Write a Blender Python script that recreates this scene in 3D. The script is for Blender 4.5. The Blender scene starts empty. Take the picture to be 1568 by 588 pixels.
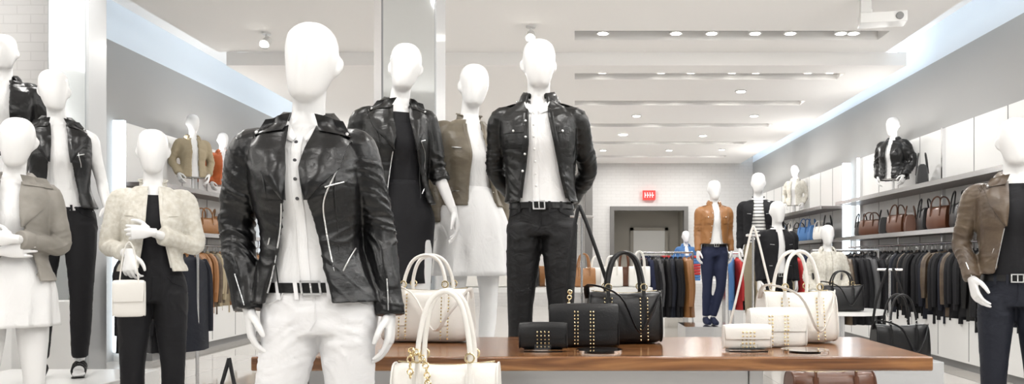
import bpy, math, random
from mathutils import Vector, Matrix, noise
random.seed(7)
V=Vector
sc=bpy.context.scene
sc.view_settings.view_transform='Standard'
sc.view_settings.look='None'
sc.view_settings.exposure=0.12

# ---------------------------------------------------------------- materials
def mat(name,col,rough=.5,metal=0,coat=0,spec=.5,bumps=(),emit=0,ecol=None,var=None,trans=0,sheen=0):
    m=bpy.data.materials.new(name); m.use_nodes=True
    nt=m.node_tree; b=nt.nodes['Principled BSDF']
    b.inputs['Base Color'].default_value=(*col,1)
    b.inputs['Roughness'].default_value=rough; b.inputs['Metallic'].default_value=metal
    b.inputs['Coat Weight'].default_value=coat; b.inputs['Coat Roughness'].default_value=.12
    b.inputs['Specular IOR Level'].default_value=spec
    b.inputs['Transmission Weight'].default_value=trans
    b.inputs['Sheen Weight'].default_value=sheen
    if emit:
        b.inputs['Emission Color'].default_value=(*(ecol or col),1); b.inputs['Emission Strength'].default_value=emit
    tc=nt.nodes.new('ShaderNodeTexCoord')
    last=None
    for (sx,sy,sz,detail,strength,dist) in bumps:
        mp=nt.nodes.new('ShaderNodeMapping'); mp.inputs['Scale'].default_value=(sx,sy,sz)
        nt.links.new(tc.outputs['Object'],mp.inputs['Vector'])
        n=nt.nodes.new('ShaderNodeTexNoise'); n.inputs['Scale'].default_value=1; n.inputs['Detail'].default_value=detail
        n.inputs['Distortion'].default_value=.8
        nt.links.new(mp.outputs[0],n.inputs['Vector'])
        bp=nt.nodes.new('ShaderNodeBump'); bp.inputs['Strength'].default_value=strength; bp.inputs['Distance'].default_value=dist
        nt.links.new(n.outputs['Fac'],bp.inputs['Height'])
        if last: nt.links.new(last.outputs[0],bp.inputs['Normal'])
        last=bp
    if last: nt.links.new(last.outputs[0],b.inputs['Normal'])
    if var:
        c2,scale=var
        mp=nt.nodes.new('ShaderNodeMapping'); mp.inputs['Scale'].default_value=scale
        nt.links.new(tc.outputs['Object'],mp.inputs['Vector'])
        n=nt.nodes.new('ShaderNodeTexNoise'); n.inputs['Scale'].default_value=1; n.inputs['Detail'].default_value=5
        nt.links.new(mp.outputs[0],n.inputs['Vector'])
        r=nt.nodes.new('ShaderNodeValToRGB'); r.color_ramp.elements[0].position=.35; r.color_ramp.elements[1].position=.65
        r.color_ramp.elements[0].color=(*col,1); r.color_ramp.elements[1].color=(*c2,1)
        nt.links.new(n.outputs['Fac'],r.inputs['Fac']); nt.links.new(r.outputs[0],b.inputs['Base Color'])
    return m
def brickmat(name,c1,c2,mortar,rot,w,h,ms,rough,bump,offset=.5,coat=0):
    m=bpy.data.materials.new(name); m.use_nodes=True; nt=m.node_tree; b=nt.nodes['Principled BSDF']
    tc=nt.nodes.new('ShaderNodeTexCoord'); mp=nt.nodes.new('ShaderNodeMapping'); mp.inputs['Rotation'].default_value=rot
    nt.links.new(tc.outputs['Object'],mp.inputs['Vector'])
    br=nt.nodes.new('ShaderNodeTexBrick'); br.offset=offset
    br.inputs['Scale'].default_value=1; br.inputs['Brick Width'].default_value=w; br.inputs['Row Height'].default_value=h
    br.inputs['Mortar Size'].default_value=ms; br.inputs['Color1'].default_value=(*c1,1); br.inputs['Color2'].default_value=(*c2,1); br.inputs['Mortar'].default_value=(*mortar,1)
    nt.links.new(mp.outputs[0],br.inputs['Vector']); nt.links.new(br.outputs['Color'],b.inputs['Base Color'])
    bp=nt.nodes.new('ShaderNodeBump'); bp.invert=True; bp.inputs['Strength'].default_value=bump; bp.inputs['Distance'].default_value=.01
    nt.links.new(br.outputs['Fac'],bp.inputs['Height']); nt.links.new(bp.outputs[0],b.inputs['Normal'])
    b.inputs['Roughness'].default_value=rough; b.inputs['Coat Weight'].default_value=coat
    return m
LB=((8,8,18,3,.30,.010),(34,34,46,3,.30,.004),(190,190,190,2,.12,.0015))
M={}
M['skin']=mat('mannequin_white_gloss',(.80,.80,.80),.30,coat=.25)
M['blk']=mat('black_leather',(.004,.004,.0045),.30,coat=.0,spec=.45,bumps=LB)
M['blk2']=mat('black_leather_soft',(.005,.005,.005),.33,coat=.0,spec=.42,bumps=LB)
M['taupe']=mat('taupe_leather',(.12,.10,.07),.38,coat=.0,bumps=LB,var=((.20,.17,.125),(5,5,9)))
M['brown']=mat('brown_taupe_leather',(.065,.043,.028),.38,coat=.0,bumps=LB,var=((.13,.095,.062),(5,5,9)))
M['tan']=mat('tan_leather',(.30,.135,.045),.4,coat=.1,bumps=LB)
M['cream']=mat('cream_fabric',(.56,.53,.46),.75,bumps=((60,60,60,3,.5,.004),(9,9,20,3,.4,.01)),var=((.68,.66,.60),(40,40,40)))
M['drape']=mat('taupe_drape',(.22,.205,.18),.6,bumps=((8,8,18,3,.4,.01),),var=((.31,.29,.26),(6,6,6)))
M['white']=mat('white_cotton',(.80,.80,.80),.75,bumps=((9,9,5,4,.8,.02),(300,300,300,1,.1,.001)))
M['jean']=mat('white_denim',(.78,.78,.79),.7,bumps=((9,9,14,3,.5,.014),(350,350,350,1,.12,.001)))
M['blkc']=mat('black_cloth',(.008,.008,.010),.75,spec=.3,sheen=.02,bumps=((8,8,12,3,.4,.01),))
M['denim']=mat('dark_denim',(.010,.012,.020),.7,spec=.3,bumps=((10,10,16,3,.5,.012),(350,350,350,1,.15,.001)))
M['bjean']=mat('black_denim',(.006,.006,.007),.6,spec=.35,bumps=((10,10,16,3,.6,.014),(350,350,350,1,.15,.001)))
M['navy']=mat('navy_cloth',(.015,.02,.05),.8,spec=.3,bumps=((8,8,12,3,.4,.01),))
M['khaki']=mat('khaki_cloth',(.26,.22,.15),.8,bumps=((8,8,12,3,.4,.01),))
M['blue']=mat('blue_cloth',(.06,.16,.36),.8,bumps=((8,8,12,3,.4,.01),))
M['orange']=mat('orange_leather',(.45,.10,.02),.45,bumps=LB)
M['red']=mat('red_cloth',(.4,.02,.02),.7)
M['beige']=mat('beige_cloth',(.36,.30,.20),.8,bumps=((8,8,12,3,.4,.01),))
M['grey']=mat('grey_cloth',(.08,.08,.085),.8,bumps=((8,8,12,3,.4,.01),))
M['chrome']=mat('chrome',(.75,.75,.76),.15,metal=1)
M['gold']=mat('pale_gold_metal',(.75,.62,.38),.22,metal=1)
M['silver']=mat('silver_zip',(.75,.75,.75),.28,metal=1,bumps=((20,20,300,0,.6,.002),))
M['wbag']=mat('white_bag_leather',(.76,.74,.70),.35,coat=.2,bumps=((140,140,140,2,.25,.002),))
M['bbag']=mat('black_bag_leather',(.006,.006,.007),.34,coat=.0,spec=.45,bumps=((140,140,140,2,.3,.002),))
M['brbag']=mat('brown_bag_leather',(.10,.035,.015),.35,coat=.1,bumps=((100,100,100,2,.25,.002),))
M['wall']=mat('wall_grey_paint',(.37,.37,.365),.8)
M['cove']=mat('cove_lit_tint',(.70,.76,.82),.8)  # pale blue LED wash put into the upper wall's colour
M['ceil']=mat('ceiling_paint',(.92,.91,.90),.85)
M['slot']=mat('ceiling_slot_grey',(.30,.30,.30),.8)
M['panel']=mat('white_lacquer',(.74,.74,.73),.3,coat=.2)
M['pillar']=mat('pillar_grey',(.50,.51,.52),.35,coat=.2)
M['seam']=mat('seam_grey',(.25,.25,.25),.7)  # even dark grey for panel joints, kick strips and camera lens
M['shelf']=mat('shelf_dark',(.14,.12,.11),.4)
M['mirror']=mat('mirror',(.70,.73,.74),.04,metal=1)
M['led']=mat('led_strip',(.85,.93,1),.5,emit=2.5,ecol=(.84,.93,1))
M['cled']=mat('cove_led',(.85,.93,1),.5,emit=7,ecol=(.80,.91,1))
M['lamp']=mat('lamp_glow',(1,.97,.9),.5,emit=16,ecol=(1,.96,.88))
M['exitr']=mat('exit_red',(.7,.02,.02),.5,emit=.8,ecol=(1,.05,.04))
M['exitw']=mat('exit_letter',(.9,.9,.9),.5,emit=1.2,ecol=(1,.9,.9))
M['frame']=mat('dark_grey_frame',(.14,.135,.13),.6)
M['recess']=mat('recess_beige',(.36,.34,.30),.8)
M['door']=mat('door_white',(.72,.72,.70),.5)
M['glass']=mat('acrylic',(.95,.97,.97),.03,trans=1)
M['steel']=mat('brushed_steel',(.55,.55,.55),.3,metal=1)
M['brick']=brickmat('white_brick',(.62,.61,.60),(.60,.59,.58),(.55,.54,.53),(math.pi/2,0,0),.22,.075,.005,.6,.25)
M['floor']=brickmat('polished_floor_tile',(.62,.59,.55),(.59,.565,.53),(.44,.42,.40),(0,0,0),.9,.9,.005,.05,.05,offset=0,coat=.3)
def wood():
    m=mat('walnut_wood',(.2,.08,.03),.22,coat=.4); nt=m.node_tree; b=nt.nodes['Principled BSDF']
    tc=nt.nodes.new('ShaderNodeTexCoord'); mp=nt.nodes.new('ShaderNodeMapping'); mp.inputs['Scale'].default_value=(1.1,13,13)
    nt.links.new(tc.outputs['Object'],mp.inputs['Vector'])
    n=nt.nodes.new('ShaderNodeTexNoise'); n.inputs['Scale'].default_value=1.6; n.inputs['Detail'].default_value=7; n.inputs['Distortion'].default_value=1.2
    nt.links.new(mp.outputs[0],n.inputs['Vector'])
    r=nt.nodes.new('ShaderNodeValToRGB'); e=r.color_ramp.elements
    e[0].position=.3; e[0].color=(.07,.025,.009,1); e[1].position=.7; e[1].color=(.38,.185,.07,1)
    x=e.new(.5); x.color=(.21,.088,.032,1)
    nt.links.new(n.outputs['Fac'],r.inputs['Fac']); nt.links.new(r.outputs[0],b.inputs['Base Color'])
    return m
M['wood']=wood()
def stripes():
    m=mat('striped_knit',(.8,.8,.8),.8); nt=m.node_tree; b=nt.nodes['Principled BSDF']
    tc=nt.nodes.new('ShaderNodeTexCoord'); w=nt.nodes.new('ShaderNodeTexWave'); w.bands_direction='Z'; w.inputs['Scale'].default_value=8
    nt.links.new(tc.outputs['Object'],w.inputs['Vector'])
    r=nt.nodes.new('ShaderNodeValToRGB'); e=r.color_ramp.elements; r.color_ramp.interpolation='CONSTANT'
    e[0].color=(.1,.1,.1,1); e[1].position=.28; e[1].color=(.8,.8,.78,1)
    nt.links.new(w.outputs['Fac'],r.inputs['Fac']); nt.links.new(r.outputs[0],b.inputs['Base Color'])
    return m
M['stripe']=stripes()

# ---------------------------------------------------------------- mesh kit
class MB:
    def __init__(s): s.v=[];s.f=[];s.m=[];s.mats=[]
    def mi(s,k):
        if k not in s.mats: s.mats.append(k)
        return s.mats.index(k)
    def add(s,v,f,k):
        o=len(s.v); i=s.mi(k)
        s.v+=[tuple(p) for p in v]; s.f+=[tuple(a+o for a in q) for q in f]; s.m+=[i]*len(f)
    def obj(s,name,parent=None,loc=(0,0,0),rot=(0,0,0),ang=40,bevel=0,solid=0,scale=1):
        me=bpy.data.meshes.new(name); me.from_pydata(s.v,[],s.f)
        for k in s.mats: me.materials.append(M[k])
        me.polygons.foreach_set('material_index',s.m)
        me.polygons.foreach_set('use_smooth',[True]*len(s.f))
        me.update(); me.set_sharp_from_angle(angle=math.radians(ang))
        ob=bpy.data.objects.new(name,me); sc.collection.objects.link(ob)
        ob.location=loc; ob.rotation_euler=rot; ob.scale=(scale,)*3
        if parent: ob.parent=parent
        if solid:
            m=ob.modifiers.new('solid','SOLIDIFY'); m.thickness=solid; m.offset=0
        if bevel:
            m=ob.modifiers.new('bevel','BEVEL'); m.width=bevel; m.segments=2; m.limit_method='ANGLE'
        return ob
def gridf(nr,nc,closed):
    f=[]
    for i in range(nr-1):
        for j in range(nc if closed else nc-1):
            a=i*nc+j; b=i*nc+(j+1)%nc
            f.append((a,b,b+nc,a+nc))
    return f
def box(mb,x0,x1,y0,y1,z0,z1,k,R=None,c=None):
    v=[V((x,y,z)) for z in (z0,z1) for y in (y0,y1) for x in (x0,x1)]
    if R is not None: v=[R@p+V(c) for p in v]
    mb.add(v,[(0,2,3,1),(4,5,7,6),(0,1,5,4),(2,6,7,3),(0,4,6,2),(1,3,7,5)],k)
def cr(P,t):
    n=len(P)-1; i=min(int(t*n),n-1); u=t*n-i
    p0=P[max(i-1,0)];p1=P[i];p2=P[i+1];p3=P[min(i+2,n)]
    r=[]
    for a,b,c,d in zip(p0,p1,p2,p3):
        r.append(.5*((2*b)+(-a+c)*u+(2*a-5*b+4*c-d)*u*u+(-a+3*b-3*c+d)*u**3))
    return r
def tube(mb,pts,rad,k,n=12,steps=None,up=(0,1,0),cap=True,lin=False):
    """sweep; rad: list of scalars or (a,b): a along side, b along up"""
    R=[(r,r) if not isinstance(r,tuple) else r for r in (rad if isinstance(rad,list) else [rad]*len(pts))]
    if len(R)!=len(pts): R=[cr(R,i/(len(pts)-1)) for i in range(len(pts))]
    if lin: P=[V(p) for p in pts]; RR=R
    else:
        steps=steps or (len(pts)-1)*4
        P=[V(cr(pts,i/steps)) for i in range(steps+1)]; RR=[cr(R,i/steps) for i in range(steps+1)]
    v=[]; u=V(up)
    for i,p in enumerate(P):
        d=(P[min(i+1,len(P)-1)]-P[max(i-1,0)])
        if d.length<1e-9: d=V((0,0,1))
        d.normalize()
        s=d.cross(u)
        if s.length<1e-4: s=d.cross(V((1,0,0)))
        s.normalize(); u2=s.cross(d).normalized(); u=u2
        for j in range(n):
            a=2*math.pi*j/n
            v.append(p+s*math.cos(a)*max(RR[i][0],1e-4)+u2*math.sin(a)*max(RR[i][1],1e-4))
    f=gridf(len(P),n,True)
    if cap:
        f.append(tuple(range(n))[::-1]); o=(len(P)-1)*n; f.append(tuple(o+j for j in range(n)))
    mb.add(v,f,k)
def ball(mb,c,r,k,seg=10,rings=7,sc3=(1,1,1)):
    v=[];c=V(c)
    for i in range(1,rings):
        th=math.pi*i/rings
        for j in range(seg):
            a=2*math.pi*j/seg
            v.append(c+V((r*sc3[0]*math.sin(th)*math.cos(a),r*sc3[1]*math.sin(th)*math.sin(a),-r*sc3[2]*math.cos(th))))
    f=gridf(rings-1,seg,True)
    v.append(c+V((0,0,-r*sc3[2]))); v.append(c+V((0,0,r*sc3[2])))
    b=len(v)-2
    for j in range(seg):
        f.append((b,(j+1)%seg,j)); o=(rings-2)*seg; f.append((b+1,o+j,o+(j+1)%seg))
    mb.add(v,f,k)
def cyl(mb,c,r,h,k,n=20,axis='z',r2=None):
    c=V(c); r2=r if r2 is None else r2
    ax={'z':V((0,0,1)),'x':V((1,0,0)),'y':V((0,1,0))}[axis]
    tube(mb,[c,c+ax*h],[r,r2],k,n=n,lin=True,up=(1,0,0) if axis!='x' else (0,1,0))
def torus(mb,c,R,r,k,axis='y',n=16,m=6,sx=1):
    pts=[]
    for i in range(n+1):
        a=2*math.pi*i/n; p=V((math.cos(a)*R*sx,0,math.sin(a)*R))
        if axis=='x': p=V((0,p.x,p.z))
        if axis=='z': p=V((p.x,p.z,0))
        pts.append(V(c)+p)
    tube(mb,pts,r,k,n=m,lin=True,up={'y':(0,1,0),'x':(1,0,0),'z':(0,0,1)}[axis],cap=False)
def empty(name,loc=(0,0,0),rz=0,s=1):
    e=bpy.data.objects.new(name,None); sc.collection.objects.link(e)
    e.location=loc; e.rotation_euler=(0,0,rz); e.scale=(s,s,s); e.empty_display_size=.1
    return e
def remesh(ob,vox,it=3,disp=None):
    k=ob.data.materials[0]
    m=ob.modifiers.new('r','REMESH'); m.mode='VOXEL'; m.voxel_size=vox
    s=ob.modifiers.new('s','SMOOTH'); s.factor=.5; s.iterations=it
    dg=bpy.context.evaluated_depsgraph_get()
    me=bpy.data.meshes.new_from_object(ob.evaluated_get(dg))
    ob.modifiers.clear(); ob.data=me
    if len(me.materials)==0: me.materials.append(k)
    me.polygons.foreach_set('use_smooth',[True]*len(me.polygons))
    if disp:
        ns=[v.normal.copy() for v in me.vertices]
        for v,n in zip(me.vertices,ns): v.co+=n*disp(v.co)
    me.update(); return ob
def wrink(amp,seed=0,f=15,zk=1.2,ax=.17):
    off=V((seed*3.1,seed*1.7,seed*2.3))
    def d(co):
        w=noise.noise(co*4+off)
        p=V((co.x*5,co.y*5,co.z*f+w*5))+off
        n=noise.noise(p); n2=noise.noise(V((co.x*7,co.y*7,co.z*f*1.9+w*6))-off)
        arm=1 if abs(co.x)>ax else 0
        el=math.exp(-((co.z-zk)/.10)**2)
        mask=(.45+.9*el) if arm else (.30+.35*math.exp(-((co.z-1.10)/.08)**2))
        cre=math.exp(-(n2/.13)**2)-.4
        return amp*(.9*n+mask*cre*1.1)
    return d

# ---------------------------------------------------------------- torso maths
NE=2.35
def tabv(tab,z):
    if z<=tab[0][0]: return tab[0][1:]
    if z>=tab[-1][0]: return tab[-1][1:]
    for i in range(len(tab)-1):
        if tab[i][0]<=z<=tab[i+1][0]:
            u=(z-tab[i][0])/(tab[i+1][0]-tab[i][0])
            p0=tab[max(i-1,0)];p1=tab[i];p2=tab[i+1];p3=tab[min(i+2,len(tab)-1)]
            r=[]
            for a,b,c,d in zip(p0[1:],p1[1:],p2[1:],p3[1:]):
                r.append(.5*((2*b)+(-a+c)*u+(2*a-5*b+4*c-d)*u*u+(-a+3*b-3*c+d)*u**3))
            return r
def tp(tab,z,phi,off=0):
    w,df,db=tabv(tab,z)[:3]; c=math.cos(phi); s=math.sin(phi)
    d=df if s<0 else db
    return V(((w+off)*math.copysign(abs(c)**(2/NE),c),(d+off)*math.copysign(abs(s)**(2/NE),s),z))
def ephi(tab,z,e):
    w=tabv(tab,z)[0]; q=min(abs(e)/w,.97); c=q**(NE/2)
    return -math.acos(math.copysign(c,e))
def sy(tab,x,z,off=0):
    w,df,db=tabv(tab,z)[:3]; q=min(abs(x)/(w+off),.985)
    return -(df+off)*(1-q**NE)**(1/NE)
def torso_closed(mb,tab,z0,z1,k,off=0,n=40,m=22,cap=True,fold=0,tilt=0):
    v=[]
    for i in range(m+1):
        z=z0+(z1-z0)*i/m
        for j in range(n):
            a=2*math.pi*j/n
            p=tp(tab,z,a,off+fold*noise.noise(V((math.cos(a)*4,math.sin(a)*4,z*2.5))))
            p.z+=tilt*p.y; v.append(p)
    f=gridf(m+1,n,True)
    if cap: f.append(tuple(range(n))[::-1]); f.append(tuple(m*n+j for j in range(n)))
    mb.add(v,f,k)
def li(tbl,z):
    t=sorted(tbl)
    if z<=t[0][0]: return t[0][1]
    if z>=t[-1][0]: return t[-1][1]
    for a,b in zip(t,t[1:]):
        if a[0]<=z<=b[0]:
            u=(z-a[0])/(b[0]-a[0]); u=u*u*(3-2*u)*.4+u*.6
            return a[1]+(b[1]-a[1])*u
def torso_open(mb,tab,z0,z1,eL,eR,k,th=.013,off=0,n=46,m=30,flare=.0):
    outer=[];inner=[]
    for i in range(m+1):
        z=z0+(z1-z0)*i/m
        pr=ephi(tab,z,li(eR,z)); pl=ephi(tab,z,li(eL,z))+2*math.pi
        for j in range(n+1):
            u=j/n; a=pr+(pl-pr)*u
            o=off+flare*(1-i/m)*(abs(u-.5)*2)**4
            outer.append(tp(tab,z,a,o)); inner.append(tp(tab,z,a,o-th))
    nc=n+1; f=[tuple(q) for q in gridf(m+1,nc,False)]
    N=len(outer); f+=[tuple(a+N for a in q[::-1]) for q in gridf(m+1,nc,False)]
    for i in range(m):
        for j,fl in ((0,False),(nc-1,True)):
            a=i*nc+j;b=a+nc; q=(a,b,b+N,a+N); f.append(q[::-1] if fl else q)
    for j in range(nc-1):
        for i,fl in ((0,True),(m,False)):
            a=i*nc+j;b=a+1; q=(a,b,b+N,a+N); f.append(q[::-1] if fl else q)
    mb.add(outer+inner,f,k)
def poly_at(P,t):
    L=[0]
    for a,b in zip(P,P[1:]): L.append(L[-1]+math.hypot(b[0]-a[0],b[1]-a[1]))
    s=t*L[-1]
    for i in range(len(P)-1):
        if s<=L[i+1]+1e-9:
            u=(s-L[i])/max(L[i+1]-L[i],1e-9)
            return (P[i][0]+(P[i+1][0]-P[i][0])*u,P[i][1]+(P[i+1][1]-P[i][1])*u)
    return P[-1]
def patch(mb,tab,A,B,k,offA=.006,offB=.012,th=.007,nu=20,nv=6,rum=0,bulge=.006):
    fr=[];bk=[]
    for i in range(nu+1):
        a=poly_at(A,i/nu); b=poly_at(B,i/nu)
        for j in range(nv+1):
            u=j/nv; x=a[0]+(b[0]-a[0])*u; z=a[1]+(b[1]-a[1])*u
            o=offA+(offB-offA)*u+bulge*math.sin(math.pi*u)
            if rum: o+=rum*noise.noise(V((x*26,z*22,x*9+3)))
            y=sy(tab,x,z,0); fr.append(V((x,y-o,z))); bk.append(V((x,y-o+th,z)))
    nc=nv+1; N=len(fr); f=[q for q in gridf(nu+1,nc,False)]+[tuple(a+N for a in q[::-1]) for q in gridf(nu+1,nc,False)]
    for i in range(nu):
        for j in (0,nv):
            a=i*nc+j; f.append((a,a+nc,a+nc+N,a+N))
    for j in range(nv):
        for i in (0,nu):
            a=i*nc+j; f.append((a,a+1,a+1+N,a+N))
    mb.add(fr+bk,f,k)
def sline(mb,tab,P,r,k,off=.004,steps=24,flat=None,smooth=False):
    pts=[]
    for i in range(steps+1):
        x,z=cr(P,i/steps) if smooth else poly_at(P,i/steps)
        pts.append(V((x,sy(tab,x,z)-off,z)))
    tube(mb,pts,[flat or (r,r)]*len(pts),k,n=6,lin=True)

FB=[(.80,.155,.085,.095),(.87,.165,.092,.11),(.93,.168,.095,.115),(1.02,.145,.09,.095),(1.12,.112,.083,.075),(1.2,.121,.090,.08),
    (1.29,.138,.118,.088),(1.35,.146,.108,.092),(1.42,.148,.080,.088),(1.465,.122,.062,.075),(1.495,.076,.053,.062),(1.53,.052,.050,.053)]
MBT=[(.80,.150,.09,.095),(.87,.158,.095,.11),(.93,.158,.095,.11),(1.02,.142,.095,.09),(1.12,.132,.095,.085),(1.2,.142,.10,.09),
    (1.3,.160,.120,.10),(1.37,.168,.113,.10),(1.43,.166,.09,.092),(1.475,.136,.066,.08),(1.505,.085,.058,.066),(1.54,.058,.055,.057)]
def jtab(base,o_w,o_f,o_b,boxy=0):
    r=[]
    for z,w,df,db in base:
        if z<.85: continue
        k=1 if z<1.45 else .75
        waist=boxy*max(0,1-abs(z-1.12)/.2)
        r.append((z,w+(o_w+waist*.03)*k,df+(o_f+waist*.02)*k,db+(o_b+waist*.02)*k))
    r[-1]=(r[-1][0],r[-1][1]+.016,r[-1][2]+.012,r[-1][3]+.012)
    return r

# ---------------------------------------------------------------- hand
def hand(mb,w,d,t,p,curl=.5,k='skin',s=1.0,grip=0):
    w=V(w); d=V(d).normalized(); t=V(t); t=(t-d*t.dot(d)).normalized(); n=d.cross(t).normalized()
    if n.dot(V(p))<0: n=-n
    tube(mb,[w-d*.03*s,w,w+d*.03*s,w+d*.065*s,w+d*.092*s],[(.022*s,.021*s),(.024*s,.019*s),(.034*s,.016*s),(.040*s,.0145*s),(.037*s,.011*s)],k,n=14,up=n)
    L=[.068,.078,.073,.056]
    for i in range(4):
        o=(.030-.020*i)*s
        b=w+d*(.078-.006*abs(i-1.2))*s+t*o
        c=curl*(1+.15*i); q=b; pts=[b]; a=0
        seg=[.015,.42*L[i]*1.0,.30*L[i],.28*L[i]]
        for j,sg in enumerate(seg):
            a+=[0.1,c*.8,c,c*.7][j]
            dd=(d*math.cos(a)+n*math.sin(a)+t*(.10-.07*i)*.8).normalized()
            q=q+dd*sg*s*1.05; pts.append(q)
        tube(mb,pts,[.0095*s,.0095*s,.0085*s,.0078*s,.0055*s],k,n=8,up=n,steps=12)
    b=w+d*.018*s+t*.022*s+n*.004
    q1=b+(d*.55+t*.75+n*.25).normalized()*.038*s
    q2=q1+(d*.85+t*.35+n*(.3+grip*.3)).normalized()*.034*s
    q3=q2+(d*.95+t*.05+n*(.35+grip*.3)).normalized()*.027*s
    tube(mb,[b-d*.01,b+(q1-b)*.4,q1,q2,q3],[.012*s,.014*s,.0115*s,.0098*s,.0065*s],k,n=8,up=n,steps=12)

HEAD=[(1.572,.018,-.075,-.03),(1.580,.036,-.094,.0),(1.600,.050,-.104,.035),(1.63,.0600,-.110,.062),(1.665,.069,-.113,.085),(1.70,.0755,-.112,.098),
      (1.735,.0775,-.107,.102),(1.765,.0745,-.096,.096),(1.790,.065,-.078,.080),(1.808,.047,-.053,.055),(1.817,.029,-.03,.033),(1.820,.008,-.006,.01)]
def head(mb,rot,nod,k='skin',ears=True,male=False):
    T=Matrix.Translation((0,0,1.60))@Matrix.Rotation(rot,4,'Z')@Matrix.Rotation(nod,4,'X')@Matrix.Translation((0,0,-1.60))
    T=Matrix.Translation((0,-.008,0))@T
    n=32; v=[]; rows=24; sw=1.03 if male else 1
    for i in range(rows+1):
        r=cr(HEAD,i/rows); z,w,yf,yb=r; w=max(w,.004)
        c=(yf+yb)/2; h=(yb-yf)/2
        for j in range(n):
            a=2*math.pi*j/n; s_=math.sin(a); cc=math.cos(a)
            ww=w*sw*(1-.10*max(0,-s_)**2)
            y=c+h*math.copysign(abs(s_)**.92,s_)
            v.append(T@V((ww*math.copysign(abs(cc)**.92,cc),y,z)))
    f=gridf(rows+1,n,True); f.append(tuple(range(n))[::-1]); f.append(tuple(rows*n+j for j in range(n)))
    mb.add(v,f,k)
    if ears:
        for s in (-1,1):
            pts=[V((s*.072*sw,.012,1.658)),V((s*.078*sw,.016,1.670)),V((s*.084*sw,.026,1.69)),V((s*.083*sw,.026,1.710)),V((s*.075*sw,.012,1.720))]
            tube(mb,[T@q for q in pts],[(.004,.006),(.006,.012),(.007,.016),(.007,.014),(.004,.008)],k,n=8,steps=10,up=(0,1,0))

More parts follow.
